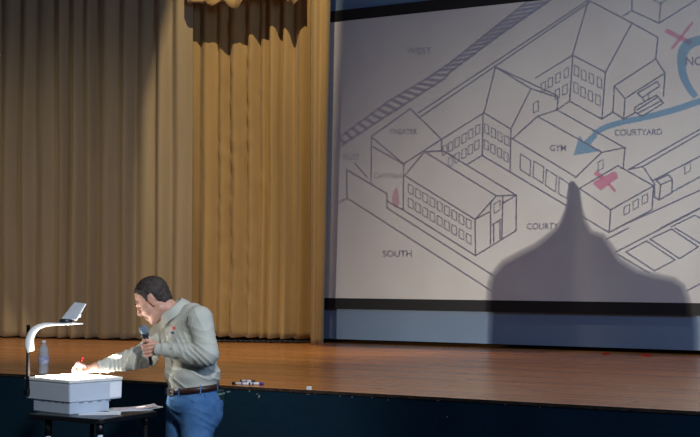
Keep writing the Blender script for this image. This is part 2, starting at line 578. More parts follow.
# resample
def spline(P, n):
    out = []
    for i in range(len(P) - 1):
        p0, p1, p2, p3 = P[max(i - 1, 0)], P[i], P[i + 1], P[min(i + 2, len(P) - 1)]
        for k in range(n):
            t = k / n
            out.append(p0 * (-.5 * t + t * t - .5 * t ** 3) + p1 * (1 - 2.5 * t * t + 1.5 * t ** 3) + p2 * (.5 * t + 2 * t * t - 1.5 * t ** 3) + p3 * (-.5 * t * t + .5 * t ** 3))
    out.append(P[-1]); return out
sp = spline(pts, 4); sr = spline([Vector((a, b, 0)) for a, b in rd], 4)
bm = bmesh.new()
rings = []
wdir = FH.copy()                                # the flat arm is wide across the view depth
for i, p in enumerate(sp):
    t = (sp[min(i + 1, len(sp) - 1)] - sp[max(i - 1, 0)]).normalized()
    v = (wdir - t * wdir.dot(t)).normalized(); u = t.cross(v)
    rings.append([bm.verts.new(p + u * (math.copysign(abs(math.cos(a)) ** .6, math.cos(a)) * sr[i].x) + v * (math.copysign(abs(math.sin(a)) ** .6, math.sin(a)) * sr[i].y)) for a in [k / 14 * 2 * PI for k in range(14)]])
for a, b in zip(rings, rings[1:]):
    for k in range(14): bm.faces.new((a[k], a[(k + 1) % 14], b[(k + 1) % 14], b[k]))
bm.faces.new(rings[0][::-1]); bm.faces.new(rings[-1])
bm_obj('arm', bm, WARM, prj, True, world=True)
# lens block and mirror flap
Zm = ZH
def slab(bm, quad, th):
    n = (quad[1] - quad[0]).cross(quad[3] - quad[0]).normalized() * th
    prism(bm, [q - n * .5 for q in quad], [q + n * .5 for q in quad])
bm = bmesh.new()
c = at(66, 320.9, Zm)
lathe(bm, [(.034, -.010), (.036, -.007), (.036, .006), (.031, .010)], 24, Matrix.Translation(c))
hd = bm_obj('lens_head', bm, mat('dark lens ring', (34, 38, 44), .3), prj, True, world=True)
bm = bmesh.new(); lathe(bm, [(.02, .0085), (.019, .0125), (.012, .015), (.004, .0158)], 20, Matrix.Translation(c)); bm_obj('lens', bm, mat('lens glass', (120, 140, 160), .05, spec=1), hd, True, world=True)
q = [at(61.5, 319.0, Zm + .02), at(76.5, 320.4, Zm - .05), at(86.2, 303.8, Zm - .05), at(75, 302.3, Zm + .02)]
bm = bmesh.new(); slab(bm, q, .010); mf = bev(bm_obj('mirror_flap', bm, mat('pale grey flap', (226, 232, 238), .4), prj, world=True), .003)
cen = sum(q, Vector()) / 4
nq = (q[1] - q[0]).cross(q[3] - q[0]).normalized()
if nq.dot(FW) > 0: nq = -nq
q2 = [cen + (v - cen) * .84 + nq * .0055 for v in q]
bm = bmesh.new(); slab(bm, q2, .002); o = bm_obj('mirror', bm, mat('flap mirror face', (196, 206, 218), .25, metal=.1), mf, world=True); o.parent = mf

# ---- the drawing on the transparency that the lamp throws onto the screen
LAMP = cen + FH * .06 - RT * .034
SY = .045


def film_pt(px, py, lay=0):
    W = ony(px, py, YS)
    s = (SY + lay * .0004) / (W.y - LAMP.y)
    return LAMP + (W - LAMP) * s


def poly(bm, pts, lay=0):
    bm.faces.new([bm.verts.new(film_pt(x, y, lay)) for x, y in pts])


def stroke(bm, pts, w=1.5, lay=0, close=False):
    if close: pts = list(pts) + [pts[0]]
    for (x0, y0), (x1, y1) in zip(pts, pts[1:]):
        L = math.hypot(x1 - x0, y1 - y0) or 1
        nx, ny = -(y1 - y0) / L * w / 2, (x1 - x0) / L * w / 2
        ex, ey = (x1 - x0) / L * w * .35, (y1 - y0) / L * w * .35
        poly(bm, [(x0 - ex + nx, y0 - ey + ny), (x1 + ex + nx, y1 + ey + ny), (x1 + ex - nx, y1 + ey - ny), (x0 - ex - nx, y0 - ey - ny)], lay)


lines = '''418.4,112.8 588.4,0|421,116.5 590,2|495.5,67 531,88.7|495.5,67 557,95.5|531,88.7 557.5,97.2|531,88.7 510.9,129|495.5,67 484,112.8|484,112.8 441.6,139.2 404,163.6
484,112.8 510.7,129|483,113 482.3,155.2|511,129 510,171.4|482,155.4 468,164|482,155.4 566,205.4|512.5,138.7 537.5,116.4 557,109.8 558,96.8|557,109.8 569.6,101.2 572.8,55
569.6,101.2 601.8,119.2|557,109.8 624,147.4|537.5,116.4 601.8,152.2 625,147.6 623.2,168|601.8,152.2 575,178|512.5,138.7 575,176.5
588.4,0 575,46.4 572.3,55.4|572.3,55.4 535.7,78|590,1 632,23 658,37.5 655.7,59 665,73 663.4,96.5|632,23 605.4,72.3 572.3,55|655.7,59 614.3,86 625,98.5 665,73
614.3,86 612.9,112 623.6,119 625,98.5|605.4,72.3 601.8,119 612.9,112|623.6,119 634.8,112.8|632,0 631.8,10.7 623,16|631.8,10.7 659,23.2 660.7,3.6 666,0|653.6,0 660.7,3.6|659,23.2 696,0
424.6,151.8 496.4,196 516,195|424.6,151.8 443.4,151 516,195|406,176.5 475,219.4|404,176.2 424.6,151.8|475,219.4 496.4,196|475,219.4 490,211.6|502.7,203.4 516,195.3
490.7,202 490.4,244|502.7,196 501.8,238.7|493.7,224.5 493.7,242|492,225 502.3,218.7|500,222 500,239|475,219.6 475.5,255.7 516,230.7 516.4,195|401,208.5 475.5,255.7|387,208 493,275.5 520,293
339,202.7 347,198 493,291.8 505,299|346.6,169.6 347,198|346.6,169.6 387,193.7 387,208|403.6,164.3 403.2,210|371.4,136.5 371,184|371.4,136.5 410.4,108.7 441.6,139.4 441.6,150
372.9,138 404,164.3|372.9,146.8 404,164.3|424.6,151.8 443,150.8 453,156|355,163.4 366.6,176.8|387,201 403,210
579.5,188.4 617.9,165.7 653.6,185.7 610.7,209.8 579.5,188.4|610.7,209.8 609,232.5|653.6,185.7 652,209.8 609,232.5|583,217 609,232.5
628.6,169.6 700,129.3|643,166.4 700,133.6|628.6,169.6 643,166.4 653.2,182|653.2,180.4 700,156.3|671.8,192 700,176.8
656.3,180.4 667.9,174.6 672.3,179.5 660.7,184.8 656.3,180.4|660.7,184.8 659,200 654.5,197.3 654.5,183|659,200 671.8,192.9 672.3,179.5|617,228 700,190.2|628.6,228 607,239|660.7,228 700,208|616,252 700,208.5|671.4,226.8 694.6,215.2 700,218
625.9,252 646.4,240.9 675,260 654.5,270.9 625.9,252|650,239 671.4,229 698.2,246.8 679.5,258.7 650,239|675,228 702,244.5|618.8,254.8 649,272.8|687.5,290.5 702,283
634.8,107.5 656.3,95 663.4,103 642,116.4 634.8,112 634.8,107.5|636.6,110.2 658,96.8|638.4,113 661.6,100.4|637.5,93.2 657,81.6 659.8,86 642,97.7 637.5,93.2|642,97.7 644.6,101.2|648.2,95 649.1,98.6'''
bm = bmesh.new()
for seg in lines.replace('\n', '|').split('|'):
    P = [tuple(float(v) for v in q_.split(',')) for q_ in seg.split()]
    stroke(bm, P, 1.45)


def win(cx, cy, w, h, sk):                      # a leaning window outline
    stroke(bm, [(cx - w / 2, cy - h / 2 - sk), (cx + w / 2, cy - h / 2 + sk), (cx + w / 2, cy + h / 2 + sk), (cx - w / 2, cy + h / 2 - sk)], .95, 0, True)


for x, y in ((576.6, 71), (583.7, 75.3), (591.4, 78.7), (599.4, 82.7), (576, 87.8), (583, 92.3), (590.4, 95.9), (598, 100.2)): win(x, y, 4.4, 9.6, 1)
for x, y in ((566.4, 73), (558, 77.9), (550.4, 82.5), (543.3, 87), (565, 89.7), (557.4, 94)): win(x, y, 4.4, 9, -1.1)
for x, y in ((477.7, 129.6), (470.7, 134), (464, 138.3), (457, 142.5), (450.6, 146.6), (444.8, 150), (476.8, 145), (470.5, 149.4), (464, 153.6), (457, 157.8), (450.5, 161.8)): win(x, y, 4.4, 8.6, -1.1)
for x, y in ((486.6, 129.2), (493.4, 133), (500, 136.8), (506.8, 140.6), (486.3, 145), (492.9, 149), (499.5, 152.8), (506, 156.8)): win(x, y, 4.2, 8.6, 1)
for k in range(9):
    win(410.7 + 7.25 * k, 189.4 + 4.3 * k, 4.8, 8.6, 1.2)
    win(410.7 + 7.25 * k, 203.6 + 4.4 * k, 4.8, 8.6, 1.2)
for x, y in ((626.8, 209.8), (635.7, 204.5), (645, 199)): win(x, y, 5.4, 8, -1.4)
win(600.6, 165.2, 5, 8.6, -1.4); win(535.9, 107, 5, 9.6, -1.2); win(687.5, 168, 5.6, 9, -1.6); win(497, 207, 6, 9.5, -1.8)
for q_ in (((520.5, 154), (530.7, 160.4), (530, 176), (520, 169.3)), ((533.9, 161), (543.8, 167), (542.9, 183.4), (533, 176.8)), ((546.4, 169.3), (556.8, 176), (555.4, 192), (545.5, 185.4)), ((559.3, 177), (569.3, 184), (567, 198.6), (558.6, 193.8))):
    stroke(bm, q_, 1.1, 0, True)
# lettering of the map, set in the plane of the map
def text(s, x0, y0, x1, y1, rot=0., bold=.014):
    cu = bpy.data.curves.new('t', 'FONT'); cu.body = s; cu.size = 1; cu.offset = bold
    to = bpy.data.objects.new('t', cu); C.objects.link(to)
    dg = bpy.context.evaluated_depsgraph_get()
    me = bpy.data.meshes.new_from_object(to.evaluated_get(dg))
    xs = [v.co.x for v in me.vertices]; ys = [v.co.y for v in me.vertices]
    a, b, c_, d = min(xs), max(xs), min(ys), max(ys)
    vs = []
    for v in me.vertices:
        X = x0 + (v.co.x - a) / (b - a) * (x1 - x0); Y = y1 - (v.co.y - c_) / (d - c_) * (y1 - y0)
        Y += (X - (x0 + x1) / 2) * rot
        vs.append(bm.verts.new(film_pt(X, Y)))
    for p_ in me.polygons:
        try: bm.faces.new([vs[i] for i in p_.vertices])
        except ValueError: pass
    bpy.data.objects.remove(to); bpy.data.meshes.remove(me); bpy.data.curves.remove(cu)
text('WEST', 406, 47.5, 431.8, 54, -.03); text('THEATER', 389.8, 128.8, 417.5, 134.4); text('ALLEY', 342.5, 153.6, 359.5, 159.6, 0, 0); text('CAFETERIA', 373.8, 173.4, 402.3, 178.4, 0, 0)
text('SOUTH', 382.7, 250.4, 411.8, 257, .0, .018); text('GYM', 550, 144.8, 566, 151.2); text('COURTYARD', 614.6, 129, 662, 135.4, -.02); text('COURTYARD', 526.8, 223, 574, 229.4, -.01); text('NORTH', 685.7, 56.5, 725, 65, -.03)
me = bpy.data.meshes.new('map_lines'); bm.to_mesh(me); bm.free()
o = link('map_lines', me, film('printed lines film', (.06, .07, .12))); setw(o, prj)
# railway track
bm = bmesh.new()
up = [(339, 137.5), (389, 101), (424.6, 80), (450, 63), (493, 28.6), (534, -4)]
lo = [(339, 147), (390.7, 113), (444, 79), (450, 72), (498, 36.2), (556, -4)]
def along(P, t):
    Ls = [math.dist(a, b) for a, b in zip(P, P[1:])]; d = t * sum(Ls)
    for (a, b), L in zip(zip(P, P[1:]), Ls):
        if d <= L: return (a[0] + (b[0] - a[0]) * d / L, a[1] + (b[1] - a[1]) * d / L)
        d -= L
    return P[-1]
stroke(bm, up, 1.5); stroke(bm, lo, 1.9)
for k in range(31):
    t = k / 30
    a, b = along(up, t), along(lo, min(1, t + .026))
    stroke(bm, [a, b], 3.0)
me = bpy.data.meshes.new('map_railway'); bm.to_mesh(me); bm.free()
o = link('map_railway', me, film('purple grey film', (.12, .12, .22))); setw(o, prj)
# felt pen marks
bm = bmesh.new()
P = [(718, 36), (700, 40), (690, 43.5), (684, 50), (681.5, 60), (683, 74), (688.5, 87), (696, 97)]
def band(bm, P, Ws, lay):
    sp_ = spline([Vector((x, y, 0)) for x, y in P], 5); n = len(sp_)
    le, ri = [], []
    for i, p in enumerate(sp_):
        t = (sp_[min(i + 1, n - 1)] - sp_[max(i - 1, 0)]).normalized()
        f = i / (n - 1) * (len(Ws) - 1); k = min(int(f), len(Ws) - 2); w = Ws[k] + (Ws[k + 1] - Ws[k]) * (f - k)
        le.append(bm.verts.new(film_pt(p.x - t.y * w / 2, p.y + t.x * w / 2, lay))); ri.append(bm.verts.new(film_pt(p.x + t.y * w / 2, p.y - t.x * w / 2, lay)))
    for i in range(n - 1): bm.faces.new((le[i], le[i + 1], ri[i + 1], ri[i]))
band(bm, P, [8, 9, 10.5, 10.5, 9, 8, 7, 6], 2)
band(bm, [(716, 96), (700, 101), (675, 109.5), (646.4, 117), (623, 122), (605, 127.5), (594, 134)], [6, 6.4, 6.4, 6, 5.6, 5.6, 6], 3)
poly(bm, [(594, 132), (597, 137), (589, 146), (601, 151), (573.5, 155.4), (579.6, 135), (583.5, 141.5)], 2)
me = bpy.data.meshes.new('blue_pen_route'); bm.to_mesh(me); bm.free()
o = link('blue_pen_route', me, film('blue felt pen film', (.12, .42, .72))); setw(o, prj)
bm = bmesh.new()
poly(bm, [(592.8, 183.9), (593.5, 181.5), (614.3, 171.2), (617.4, 174), (617.9, 178), (600.9, 190.7)], 1)
stroke(bm, [(596.5, 173.2), (601.8, 177.5)], 5, 1); stroke(bm, [(609, 184), (614.5, 190.5)], 3, 1)
stroke(bm, [(667, 31), (690, 42.5)], 4.6, 1); stroke(bm, [(692, 23), (672.5, 48)], 2.8, 1)
me = bpy.data.meshes.new('red_pen_marks'); bm.to_mesh(me); bm.free()
o = link('red_pen_marks', me, film('red felt pen film', (.85, .22, .36))); setw(o, prj)
bm = bmesh.new()
poly(bm, [(396 + 4.2 * math.cos(k / 12 * 2 * PI) * (1 if math.sin(k / 12 * 2 * PI) > 0 else .7), 197.8 + 10.4 * math.sin(k / 12 * 2 * PI)) for k in range(12)], 1)
me = bpy.data.meshes.new('dark_red_pen_dot'); bm.to_mesh(me); bm.free()
o = link('dark_red_pen_dot', me, film('dark red film', (.75, .38, .45))); setw(o, prj)
# cut-out added to cast the hand and pen shadow: layered for a soft edge
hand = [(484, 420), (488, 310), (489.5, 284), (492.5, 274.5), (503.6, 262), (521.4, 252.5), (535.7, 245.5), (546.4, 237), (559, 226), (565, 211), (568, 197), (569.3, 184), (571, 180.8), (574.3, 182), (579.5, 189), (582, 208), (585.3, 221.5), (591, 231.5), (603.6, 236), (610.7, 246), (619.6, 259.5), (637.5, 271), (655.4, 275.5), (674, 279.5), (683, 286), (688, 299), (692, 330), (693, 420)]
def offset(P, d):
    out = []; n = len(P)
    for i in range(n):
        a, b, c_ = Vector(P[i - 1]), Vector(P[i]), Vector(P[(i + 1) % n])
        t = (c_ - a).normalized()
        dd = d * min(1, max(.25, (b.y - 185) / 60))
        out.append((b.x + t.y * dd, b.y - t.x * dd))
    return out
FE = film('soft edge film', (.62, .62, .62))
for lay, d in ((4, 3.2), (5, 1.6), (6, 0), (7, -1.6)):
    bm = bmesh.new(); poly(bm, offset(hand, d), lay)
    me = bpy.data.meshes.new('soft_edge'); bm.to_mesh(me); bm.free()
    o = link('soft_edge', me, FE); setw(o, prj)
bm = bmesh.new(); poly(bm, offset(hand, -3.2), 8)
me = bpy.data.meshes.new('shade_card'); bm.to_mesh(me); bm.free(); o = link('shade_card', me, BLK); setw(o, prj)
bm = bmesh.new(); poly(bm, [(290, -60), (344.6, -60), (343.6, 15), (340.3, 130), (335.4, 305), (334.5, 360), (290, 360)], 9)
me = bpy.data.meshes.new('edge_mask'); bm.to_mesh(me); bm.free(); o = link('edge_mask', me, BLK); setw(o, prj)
bm = bmesh.new()
bm.faces.new([bm.verts.new(LAMP + (ony(x, y, YS) - LAMP) * (.016 / (YS - LAMP.y))) for x, y in ((150, 366), (1500, 366), (1500, 2600), (150, 2600))])
kx = (ony(800, 200, YS) - LAMP).x * (.016 / (YS - LAMP.y))
bm.faces.new([bm.verts.new(LAMP + Vector((x, .0161, z))) for x, z in ((kx, -.035), (.06, -.035), (.06, .03), (kx, .03))])
me = bpy.data.meshes.new('added_baffle'); bm.to_mesh(me); bm.free(); o = link('added_baffle', me, BLK); setw(o, prj)  # plates added to keep the lamp beam off the stage front and the man

# ------------------------------------------------------------------ papers on the table
PAP = mat('white paper', (226, 230, 236), .7)
PRT = mat('printed paper', (232, 234, 236), .7, var=(22, (180, 205, 190), (1, 3, 1)))
PRR = mat('red printed paper', (236, 236, 238), .7, var=(18, (214, 180, 184), (3, 1, 1)))
def paper(px, py, w, h, rz, z, m, lab, curl=0.):
    p = onz(px, py, ZT)
    w *= 1.12; h *= 1.25
    bm = bmesh.new(); n = 10
    top = [[bm.verts.new((w * (i / n - .5), h * (j / 2 - .5), .0012 + curl * (i / n) ** 3)) for j in range(3)] for i in range(n + 1)]
    bot = [[bm.verts.new((v.co.x, v.co.y, v.co.z - .0012)) for v in r_] for r_ in top]
    for i in range(n):
        for j in range(2):
            bm.faces.new((top[i][j], top[i + 1][j], top[i + 1][j + 1], top[i][j + 1])); bm.faces.new((bot[i][j], bot[i][j + 1], bot[i + 1][j + 1], bot[i + 1][j]))
        for j in (0, 2): bm.faces.new((top[i][j], bot[i][j], bot[i + 1][j], top[i + 1][j]))
    for i in (0, n):
        for j in range(2): bm.faces.new((top[i][j], top[i][j + 1], bot[i][j + 1], bot[i][j]))
    o = bm_obj('paper_sheet', bm, m); o.location = (p.x, p.y, ZT + z); o.rotation_euler.z = rz
    tag(o, lab, 'paper', 'papers on the projector table')
RTA = math.atan2(RT.y, RT.x)
paper(100, 413.6, .2, .12, RTA + .12, .0, PAP, 'white paper sheet lying lowest at the near corner of the black table')
paper(128, 410.0, .22, .14, RTA + .42, .0015, PRT, 'printed sheet with green patches, middle of the paper fan')
paper(138, 409.6, .21, .13, RTA + .55, .003, PAP, 'plain white sheet fanned over the green printed one', .012)
paper(134, 409.4, .22, .12, RTA + .28, .0045, PRR, 'sheet with faint red print on top of the paper fan', .018)

#HUMAN_BEGIN
# ------------------------------------------------------------------ the man
Z0 = 7.80
base = at(191, 392, Z0); base.z = 0
man = empty('person', base, RTA)
tag(man, 'man in pale work shirt and blue jeans leaning over projector while holding a microphone', 'person')
MI = (Matrix.Translation(base) @ Matrix.Rotation(RTA, 4, 'Z')).inverted()


def V(px, py, d=0.):
    return MI @ at(px, py, Z0 + d)


class Field:
    def __init__(s, lo, hi, vox):
        s.lo = np.array(lo, 'f'); s.vox = vox
        s.n = np.ceil((np.array(hi) - s.lo) / vox).astype(int) + 1
        s.a = np.full(s.n, .06, 'f')

    def _sub(s, lo, hi):
        i0 = np.maximum(0, np.floor((np.array(lo) - s.lo) / s.vox).astype(int)); i1 = np.minimum(s.n, np.ceil((np.array(hi) - s.lo) / s.vox).astype(int) + 1)
        sl = tuple(slice(a, b) for a, b in zip(i0, i1))
        g = [s.lo[k] + np.arange(i0[k], i1[k], dtype='f') * s.vox for k in range(3)]
        return sl, g[0][:, None, None], g[1][None, :, None], g[2][None, None, :]

    def prim(s, a, b, Ra, Rb=None, k=.02, M=None, op='u'):
        a = np.array(a, 'f'); b = np.array(b, 'f')
        Ra = np.array(Ra if hasattr(Ra, '__len__') else (Ra,) * 3, 'f'); Rb = Ra if Rb is None else np.array(Rb if hasattr(Rb, '__len__') else (Rb,) * 3, 'f')
        m = max(Ra.max(), Rb.max()) + .05 + k
        sl, X, Y, Z = s._sub(np.minimum(a, b) - m, np.maximum(a, b) + m)
        if any(q.stop <= q.start for q in sl): return
        ab = b - a; L = float(ab @ ab)
        dx, dy, dz = X - a[0], Y - a[1], Z - a[2]
        t = np.clip((dx * ab[0] + dy * ab[1] + dz * ab[2]) / L, 0, 1) if L > 1e-9 else np.zeros((1, 1, 1), 'f')
        dx = dx - t * ab[0]; dy = dy - t * ab[1]; dz = dz - t * ab[2]
        if M is None: qs = (dx, dy, dz)
        else: qs = [M[r][0] * dx + M[r][1] * dy + M[r][2] * dz for r in range(3)]
        k0 = 0; k1 = 0
        for r in range(3):
            R = Ra[r] + (Rb[r] - Ra[r]) * t
            k0 = k0 + (qs[r] / R) ** 2; k1 = k1 + (qs[r] / R ** 2) ** 2
        k0 = np.sqrt(k0); k1 = np.sqrt(k1) + 1e-6
        d = k0 * (k0 - 1) / k1
        A = s.a[sl]
        if op == 'u':
            h = np.maximum(k - np.abs(A - d), 0) / max(k, 1e-6)
            s.a[sl] = np.minimum(A, d) - h * h * k * .25
        else:
            h = np.maximum(k - np.abs(-A - d), 0) / max(k, 1e-6)
            s.a[sl] = -(np.minimum(-A, d) - h * h * k * .25)

    def coords(s):
        return (s.lo[0] + np.arange(s.n[0], dtype='f')[:, None, None] * s.vox, s.lo[1] + np.arange(s.n[1], dtype='f')[None, :, None] * s.vox, s.lo[2] + np.arange(s.n[2], dtype='f')[None, None, :] * s.vox)

    def mesh(s, name, m, parent):
        g = openvdb.FloatGrid(.06)
        g.copyFromArray(np.clip(s.a, -.06, .06), tolerance=0)
        P, Q = g.convertToQuads(isovalue=0.0)
        P = P * s.vox + s.lo
        v0, v1, v2 = P[Q[:, 0]], P[Q[:, 1]], P[Q[:, 2]]
        if float((np.cross(v1 - v0, v2 - v0) * (v0 - P.mean(0))).sum()) < 0: Q = Q[:, ::-1].copy()
        me = bpy.data.meshes.new(name)
        me.vertices.add(len(P)); me.vertices.foreach_set('co', P.astype('f').ravel())
        me.loops.add(Q.size); me.loops.foreach_set('vertex_index', Q.astype('i').ravel())
        me.polygons.add(len(Q)); me.polygons.foreach_set('loop_start', (np.arange(len(Q)) * 4).astype('i')); me.polygons.foreach_set('loop_total', np.full(len(Q), 4, 'i'))
        me.update(calc_edges=True); me.validate()
        o = link(name, me, m, parent, True)
        return o

    def surf(s, x, z):                          # first surface met coming from the camera side (local -y)
        i = int(round((x - s.lo[0]) / s.vox)); k = int(round((z - s.lo[2]) / s.vox))
        col = s.a[i, :, k]
        j = int(np.argmax(col < 0))
        return float(s.lo[1] + j * s.vox)


SKIN = mat('skin', (208, 160, 138), .5, var=(40, (200, 148, 126)))
HAIR = mat('dark brown greying hair', (40, 30, 26), .6, var=(50, (66, 56, 50), (1, 1, 1)), bump=(180, .6))
SHIRT = mat('pale grey green shirt cloth', (186, 187, 176), .85, bump=(9, .35, (1, 1, 1)), spec=.2)
JEAN = mat('blue denim', (58, 98, 146), .85, var=(14, (80, 122, 166)), bump=(220, .3), spec=.2)
LEATHER = mat('dark brown leather', (52, 30, 24), .45)
STEEL = mat('brushed metal', (170, 165, 155), .3, metal=.9)
cy, sy = math.cos(math.radians(35)), math.sin(math.radians(35))
FD = np.array((-cy, -sy, 0)); LD = np.array((sy, -cy, 0))       # his front, his left
MT = [FD, LD, (0, 0, 1)]

# head frame
hp = math.radians(33); hy = math.radians(2)
hf = Vector((-math.cos(hp) * math.cos(hy), math.cos(hp) * math.sin(hy), -math.sin(hp)))
hl = Vector((-math.sin(hy), -math.cos(hy), 0))
hu = hf.cross(hl); hu = hu if hu.z > 0 else -hu
HC = V(152.9, 299.2, -.02)
HS = 1.0
MH = [tuple(hf), tuple(hl), tuple(hu)]
def Hd(x, y, z): return HC + (hf * x + hl * y + hu * z) * HS
def hprim(F, a, b, Ra, Rb=None, k=.015, op='u'):
    Ra = np.array(Ra if hasattr(Ra, '__len__') else (Ra,) * 3) * HS
    Rb = None if Rb is None else np.array(Rb if hasattr(Rb, '__len__') else (Rb,) * 3) * HS
    F.prim(Hd(*a), Hd(*b), Ra, Rb, k, MH, op)

LO, HI = (-.68, -.36, .0), (.26, .34, 1.72)
B = Field((-.68, -.34, .03), (.22, .27, 1.70), .0032)
# hidden trunk and limbs
B.prim(V(193, 392), V(188, 338), (.10, .13, .1), (.10, .14, .09), .03, MT)
B.prim(V(200, 322, -.13), V(168, 326, .12), .05, .05, .03)
B.prim(V(187, 330), V(178, 317, 0), .07, .058, .03)
B.prim(V(178, 317, -.005), V(163, 305, -.02), .060, .056, .02)
B.prim(V(201, 320, -.145), V(206, 353, -.215), .045, .038, .02); B.prim(V(206, 353, -.215), V(160, 349.6, -.14), .038, .026, .02)
B.prim(V(165, 327, .13), V(146, 355, .12), .045, .038, .02); B.prim(V(146, 355, .12), V(97, 367.3, .0), .038, .025, .02)
for px, d in ((199, -.078), (183, .078)):
    h_ = V(px, 410, d); kn = Vector((h_.x - .02, h_.y, .50)); an = Vector((h_.x + .0, h_.y, .09))
    B.prim(h_, kn, .08, .055, .03); B.prim(kn, an, .052, .038, .02)
# head
hprim(B, (-.012, 0, .033), (-.012, 0, .033), (.095, .077, .086))
hprim(B, (.028, 0, -.025), (.028, 0, -.025), (.062, .060, .088), k=.02)
for s_ in (1, -1):
    hprim(B, (-.018, s_ * .05, -.068), (.05, s_ * .018, -.102), .022, .02, .03)
    hprim(B, (.045, s_ * .038, -.028), (.05, s_ * .036, -.03), .028, None, .02)
    hprim(B, (.076, s_ * .035, .024), (.087, s_ * .010, .021), .011, None, .012)
hprim(B, (.058, 0, -.104), (.064, 0, -.104), .021, None, .015)
for s_ in (1, -1): hprim(B, (.092, s_ * .031, .003), (.092, s_ * .031, .003), (.016, .017, .012), None, .01, 'd')
hprim(B, (.085, 0, .016), (.107, 0, -.028), .0085, .0125, .008)
hprim(B, (.100, 0, -.034), (.086, 0, -.038), .011, .010, .008)
for s_ in (1, -1): hprim(B, (.093, s_ * .011, -.034), (.088, s_ * .013, -.034), .0085, None, .006)
hprim(B, (.078, 0, -.05), (.08, 0, -.075), .016, .014, .012)
hprim(B, (.087, .016, -.060), (.087, -.016, -.060), .0065, None, .006); hprim(B, (.084, .014, -.073), (.084, -.014, -.073), .007, None, .006)
hprim(B, (.097, .02, -.0665), (.097, -.02, -.0665), (.010, .01, .0022), None, .003, 'd')
for s_ in (1, -1):
    hprim(B, (-.006, s_ * .080, .004), (-.002, s_ * .075, -.026), (.019, .006, .020), (.011, .006, .014), .006)
    hprim(B, (.0, s_ * .088, .002), (.001, s_ * .085, -.014), (.009, .006, .012), (.006, .005, .008), .004, 'd')
# near hand round the microphone
mA, mB = V(144.3, 332, -.13), V(150.6, 363, -.10)
mu = (mA - mB).normalized(); mn = (Vector((0, -1, 0)) - mu * Vector((0, -1, 0)).dot(mu)).normalized(); ml = mu.cross(mn); ml = ml if ml.x < 0 else -ml
G = V(148.6, 349.5, -.115)
def Gp(l, n, u): return G + ml * l + mn * n + mu * u
wr = V(160, 349.6, -.14)
B.prim(wr, Gp(-.035, -.004, .004), (.026, .02, .026), (.020, .02, .040), .02)
B.prim(Gp(-.03, -.006, .022), Gp(-.03, -.006, -.02), .018, .016, .012)
for i, (rr_, ln) in enumerate(((.0095, 1), (.0098, 1.04), (.0092, 1), (.0082, .88))):
    u = .030 - .0195 * i
    P = [Gp(-.032, .010, u), Gp(-.006 * ln, .031, u + .002), Gp(.022 * ln, .018, u + .001), Gp(.021 * ln, -.010, u)]
    for a_, b_ in zip(P, P[1:]): B.prim(a_, b_, rr_, rr_ * .93, .0035)
P = [Gp(-.036, -.004, .02), Gp(-.022, .012, .045), Gp(-.002, .02, .056), Gp(.016, .014, .058)]
for a_, b_, r_ in zip(P, P[1:], (.014, .0115, .010)): B.prim(a_, b_, r_, r_ * .9, .004)
# far hand writing on the glass
B.prim(V(97, 367.3, .0), V(86, 368.9, .0), (.026, .027, .022), (.024, .040, .020), .02)
fing = [[(85.2, 366.6, -.026), (78.2, 363.1, -.026), (74.5, 367.8, -.014), (73.7, 371.8, -.008)],
        [(84.7, 367.2, -.006), (77.2, 364.9, -.004), (73.9, 369.6, .002), (74.3, 373.0, .004)],
        [(84.7, 368.2, .014), (77.5, 367.2, .016), (75.3, 371.6, .016), (78.2, 373.6, .014)],
        [(85.2, 369.2, .031), (79.2, 369.2, .035), (77.5, 372.6, .034), (80.3, 373.9, .03)]]
for i, P in enumerate(fing):
    P = [V(*q_) for q_ in P]; r_ = (.0108, .011, .0105, .0095)[i]
    for a_, b_ in zip(P, P[1:]): B.prim(a_, b_, r_, r_ * .92, .0035)
P = [V(89.7, 369.6, -.022), V(84.3, 371.8, -.040), V(79.1, 371.2, -.036), V(75.5, 370.4, -.020)]
for a_, b_, r_ in zip(P, P[1:], (.0145, .0115, .010)): B.prim(a_, b_, r_, r_ * .9, .004)
body = B.mesh('body', SKIN, man)
bz = np.array([v.co.z for v in body.data.vertices]) if False else None

# eyes, brows, hair
EYE_M = mat('eye white', (225, 222, 216), .2); IRIS = mat('dark iris', (40, 30, 24), .2)
for s_ in (1, -1):
    bm = bmesh.new(); bmesh.ops.create_uvsphere(bm, u_segments=16, v_segments=12, radius=.0118)
    c_ = Hd(.0705, s_ * .030, .002)
    for v in bm.verts: v.co += c_
    e = bm_obj('eye', bm, EYE_M, body, True)
    bm = bmesh.new(); bmesh.ops.create_uvsphere(bm, u_segments=12, v_segments=8, radius=.0058)
    c2 = Hd(.0775, s_ * .031, -.003)
    for v in bm.verts: v.co += c2
    bm_obj('iris', bm, IRIS, e, True)
    bm = bmesh.new(); tube(bm, [Hd(.083, s_ * .046, .020), Hd(.0925, s_ * .034, .0262), Hd(.0965, s_ * .018, .024)], [.002, .0038, .003], 8)
    bm_obj('eyebrow', bm, HAIR, body, True)
HF = Field(tuple(HC - Vector((.17, .17, .17))), tuple(HC + Vector((.17, .17, .17))), .003)
hprim(HF, (-.014, 0, .036), (-.014, 0, .036), (.099, .0805, .090))
hprim(HF, (-.055, 0, -.035), (-.055, 0, -.02), (.045, .055, .04), None, .02)
X, Y, Z = HF.coords()
X = X - HC.x; Y = Y - HC.y; Z = Z - HC.z
lx_ = (X * hf.x + Y * hf.y + Z * hf.z) / HS; ly_ = (X * hl.x + Y * hl.y + Z * hl.z) / HS; lz_ = (X * hu.x + Y * hu.y + Z * hu.z) / HS
line_ = np.interp(lx_, [-.13, -.085, -.05, -.028, -.022, .004, .010, .026, .032, .05, .078, .12], [-.060, -.052, -.056, -.046, .030, .028, -.004, -.004, .045, .070, .096, .11])
line_ = line_ + np.where(lx_ > .05, -.012 * np.exp(-(ly_ / .03) ** 2), 0)
HF.a = np.maximum(HF.a, (line_ - lz_) * .9).astype('f')
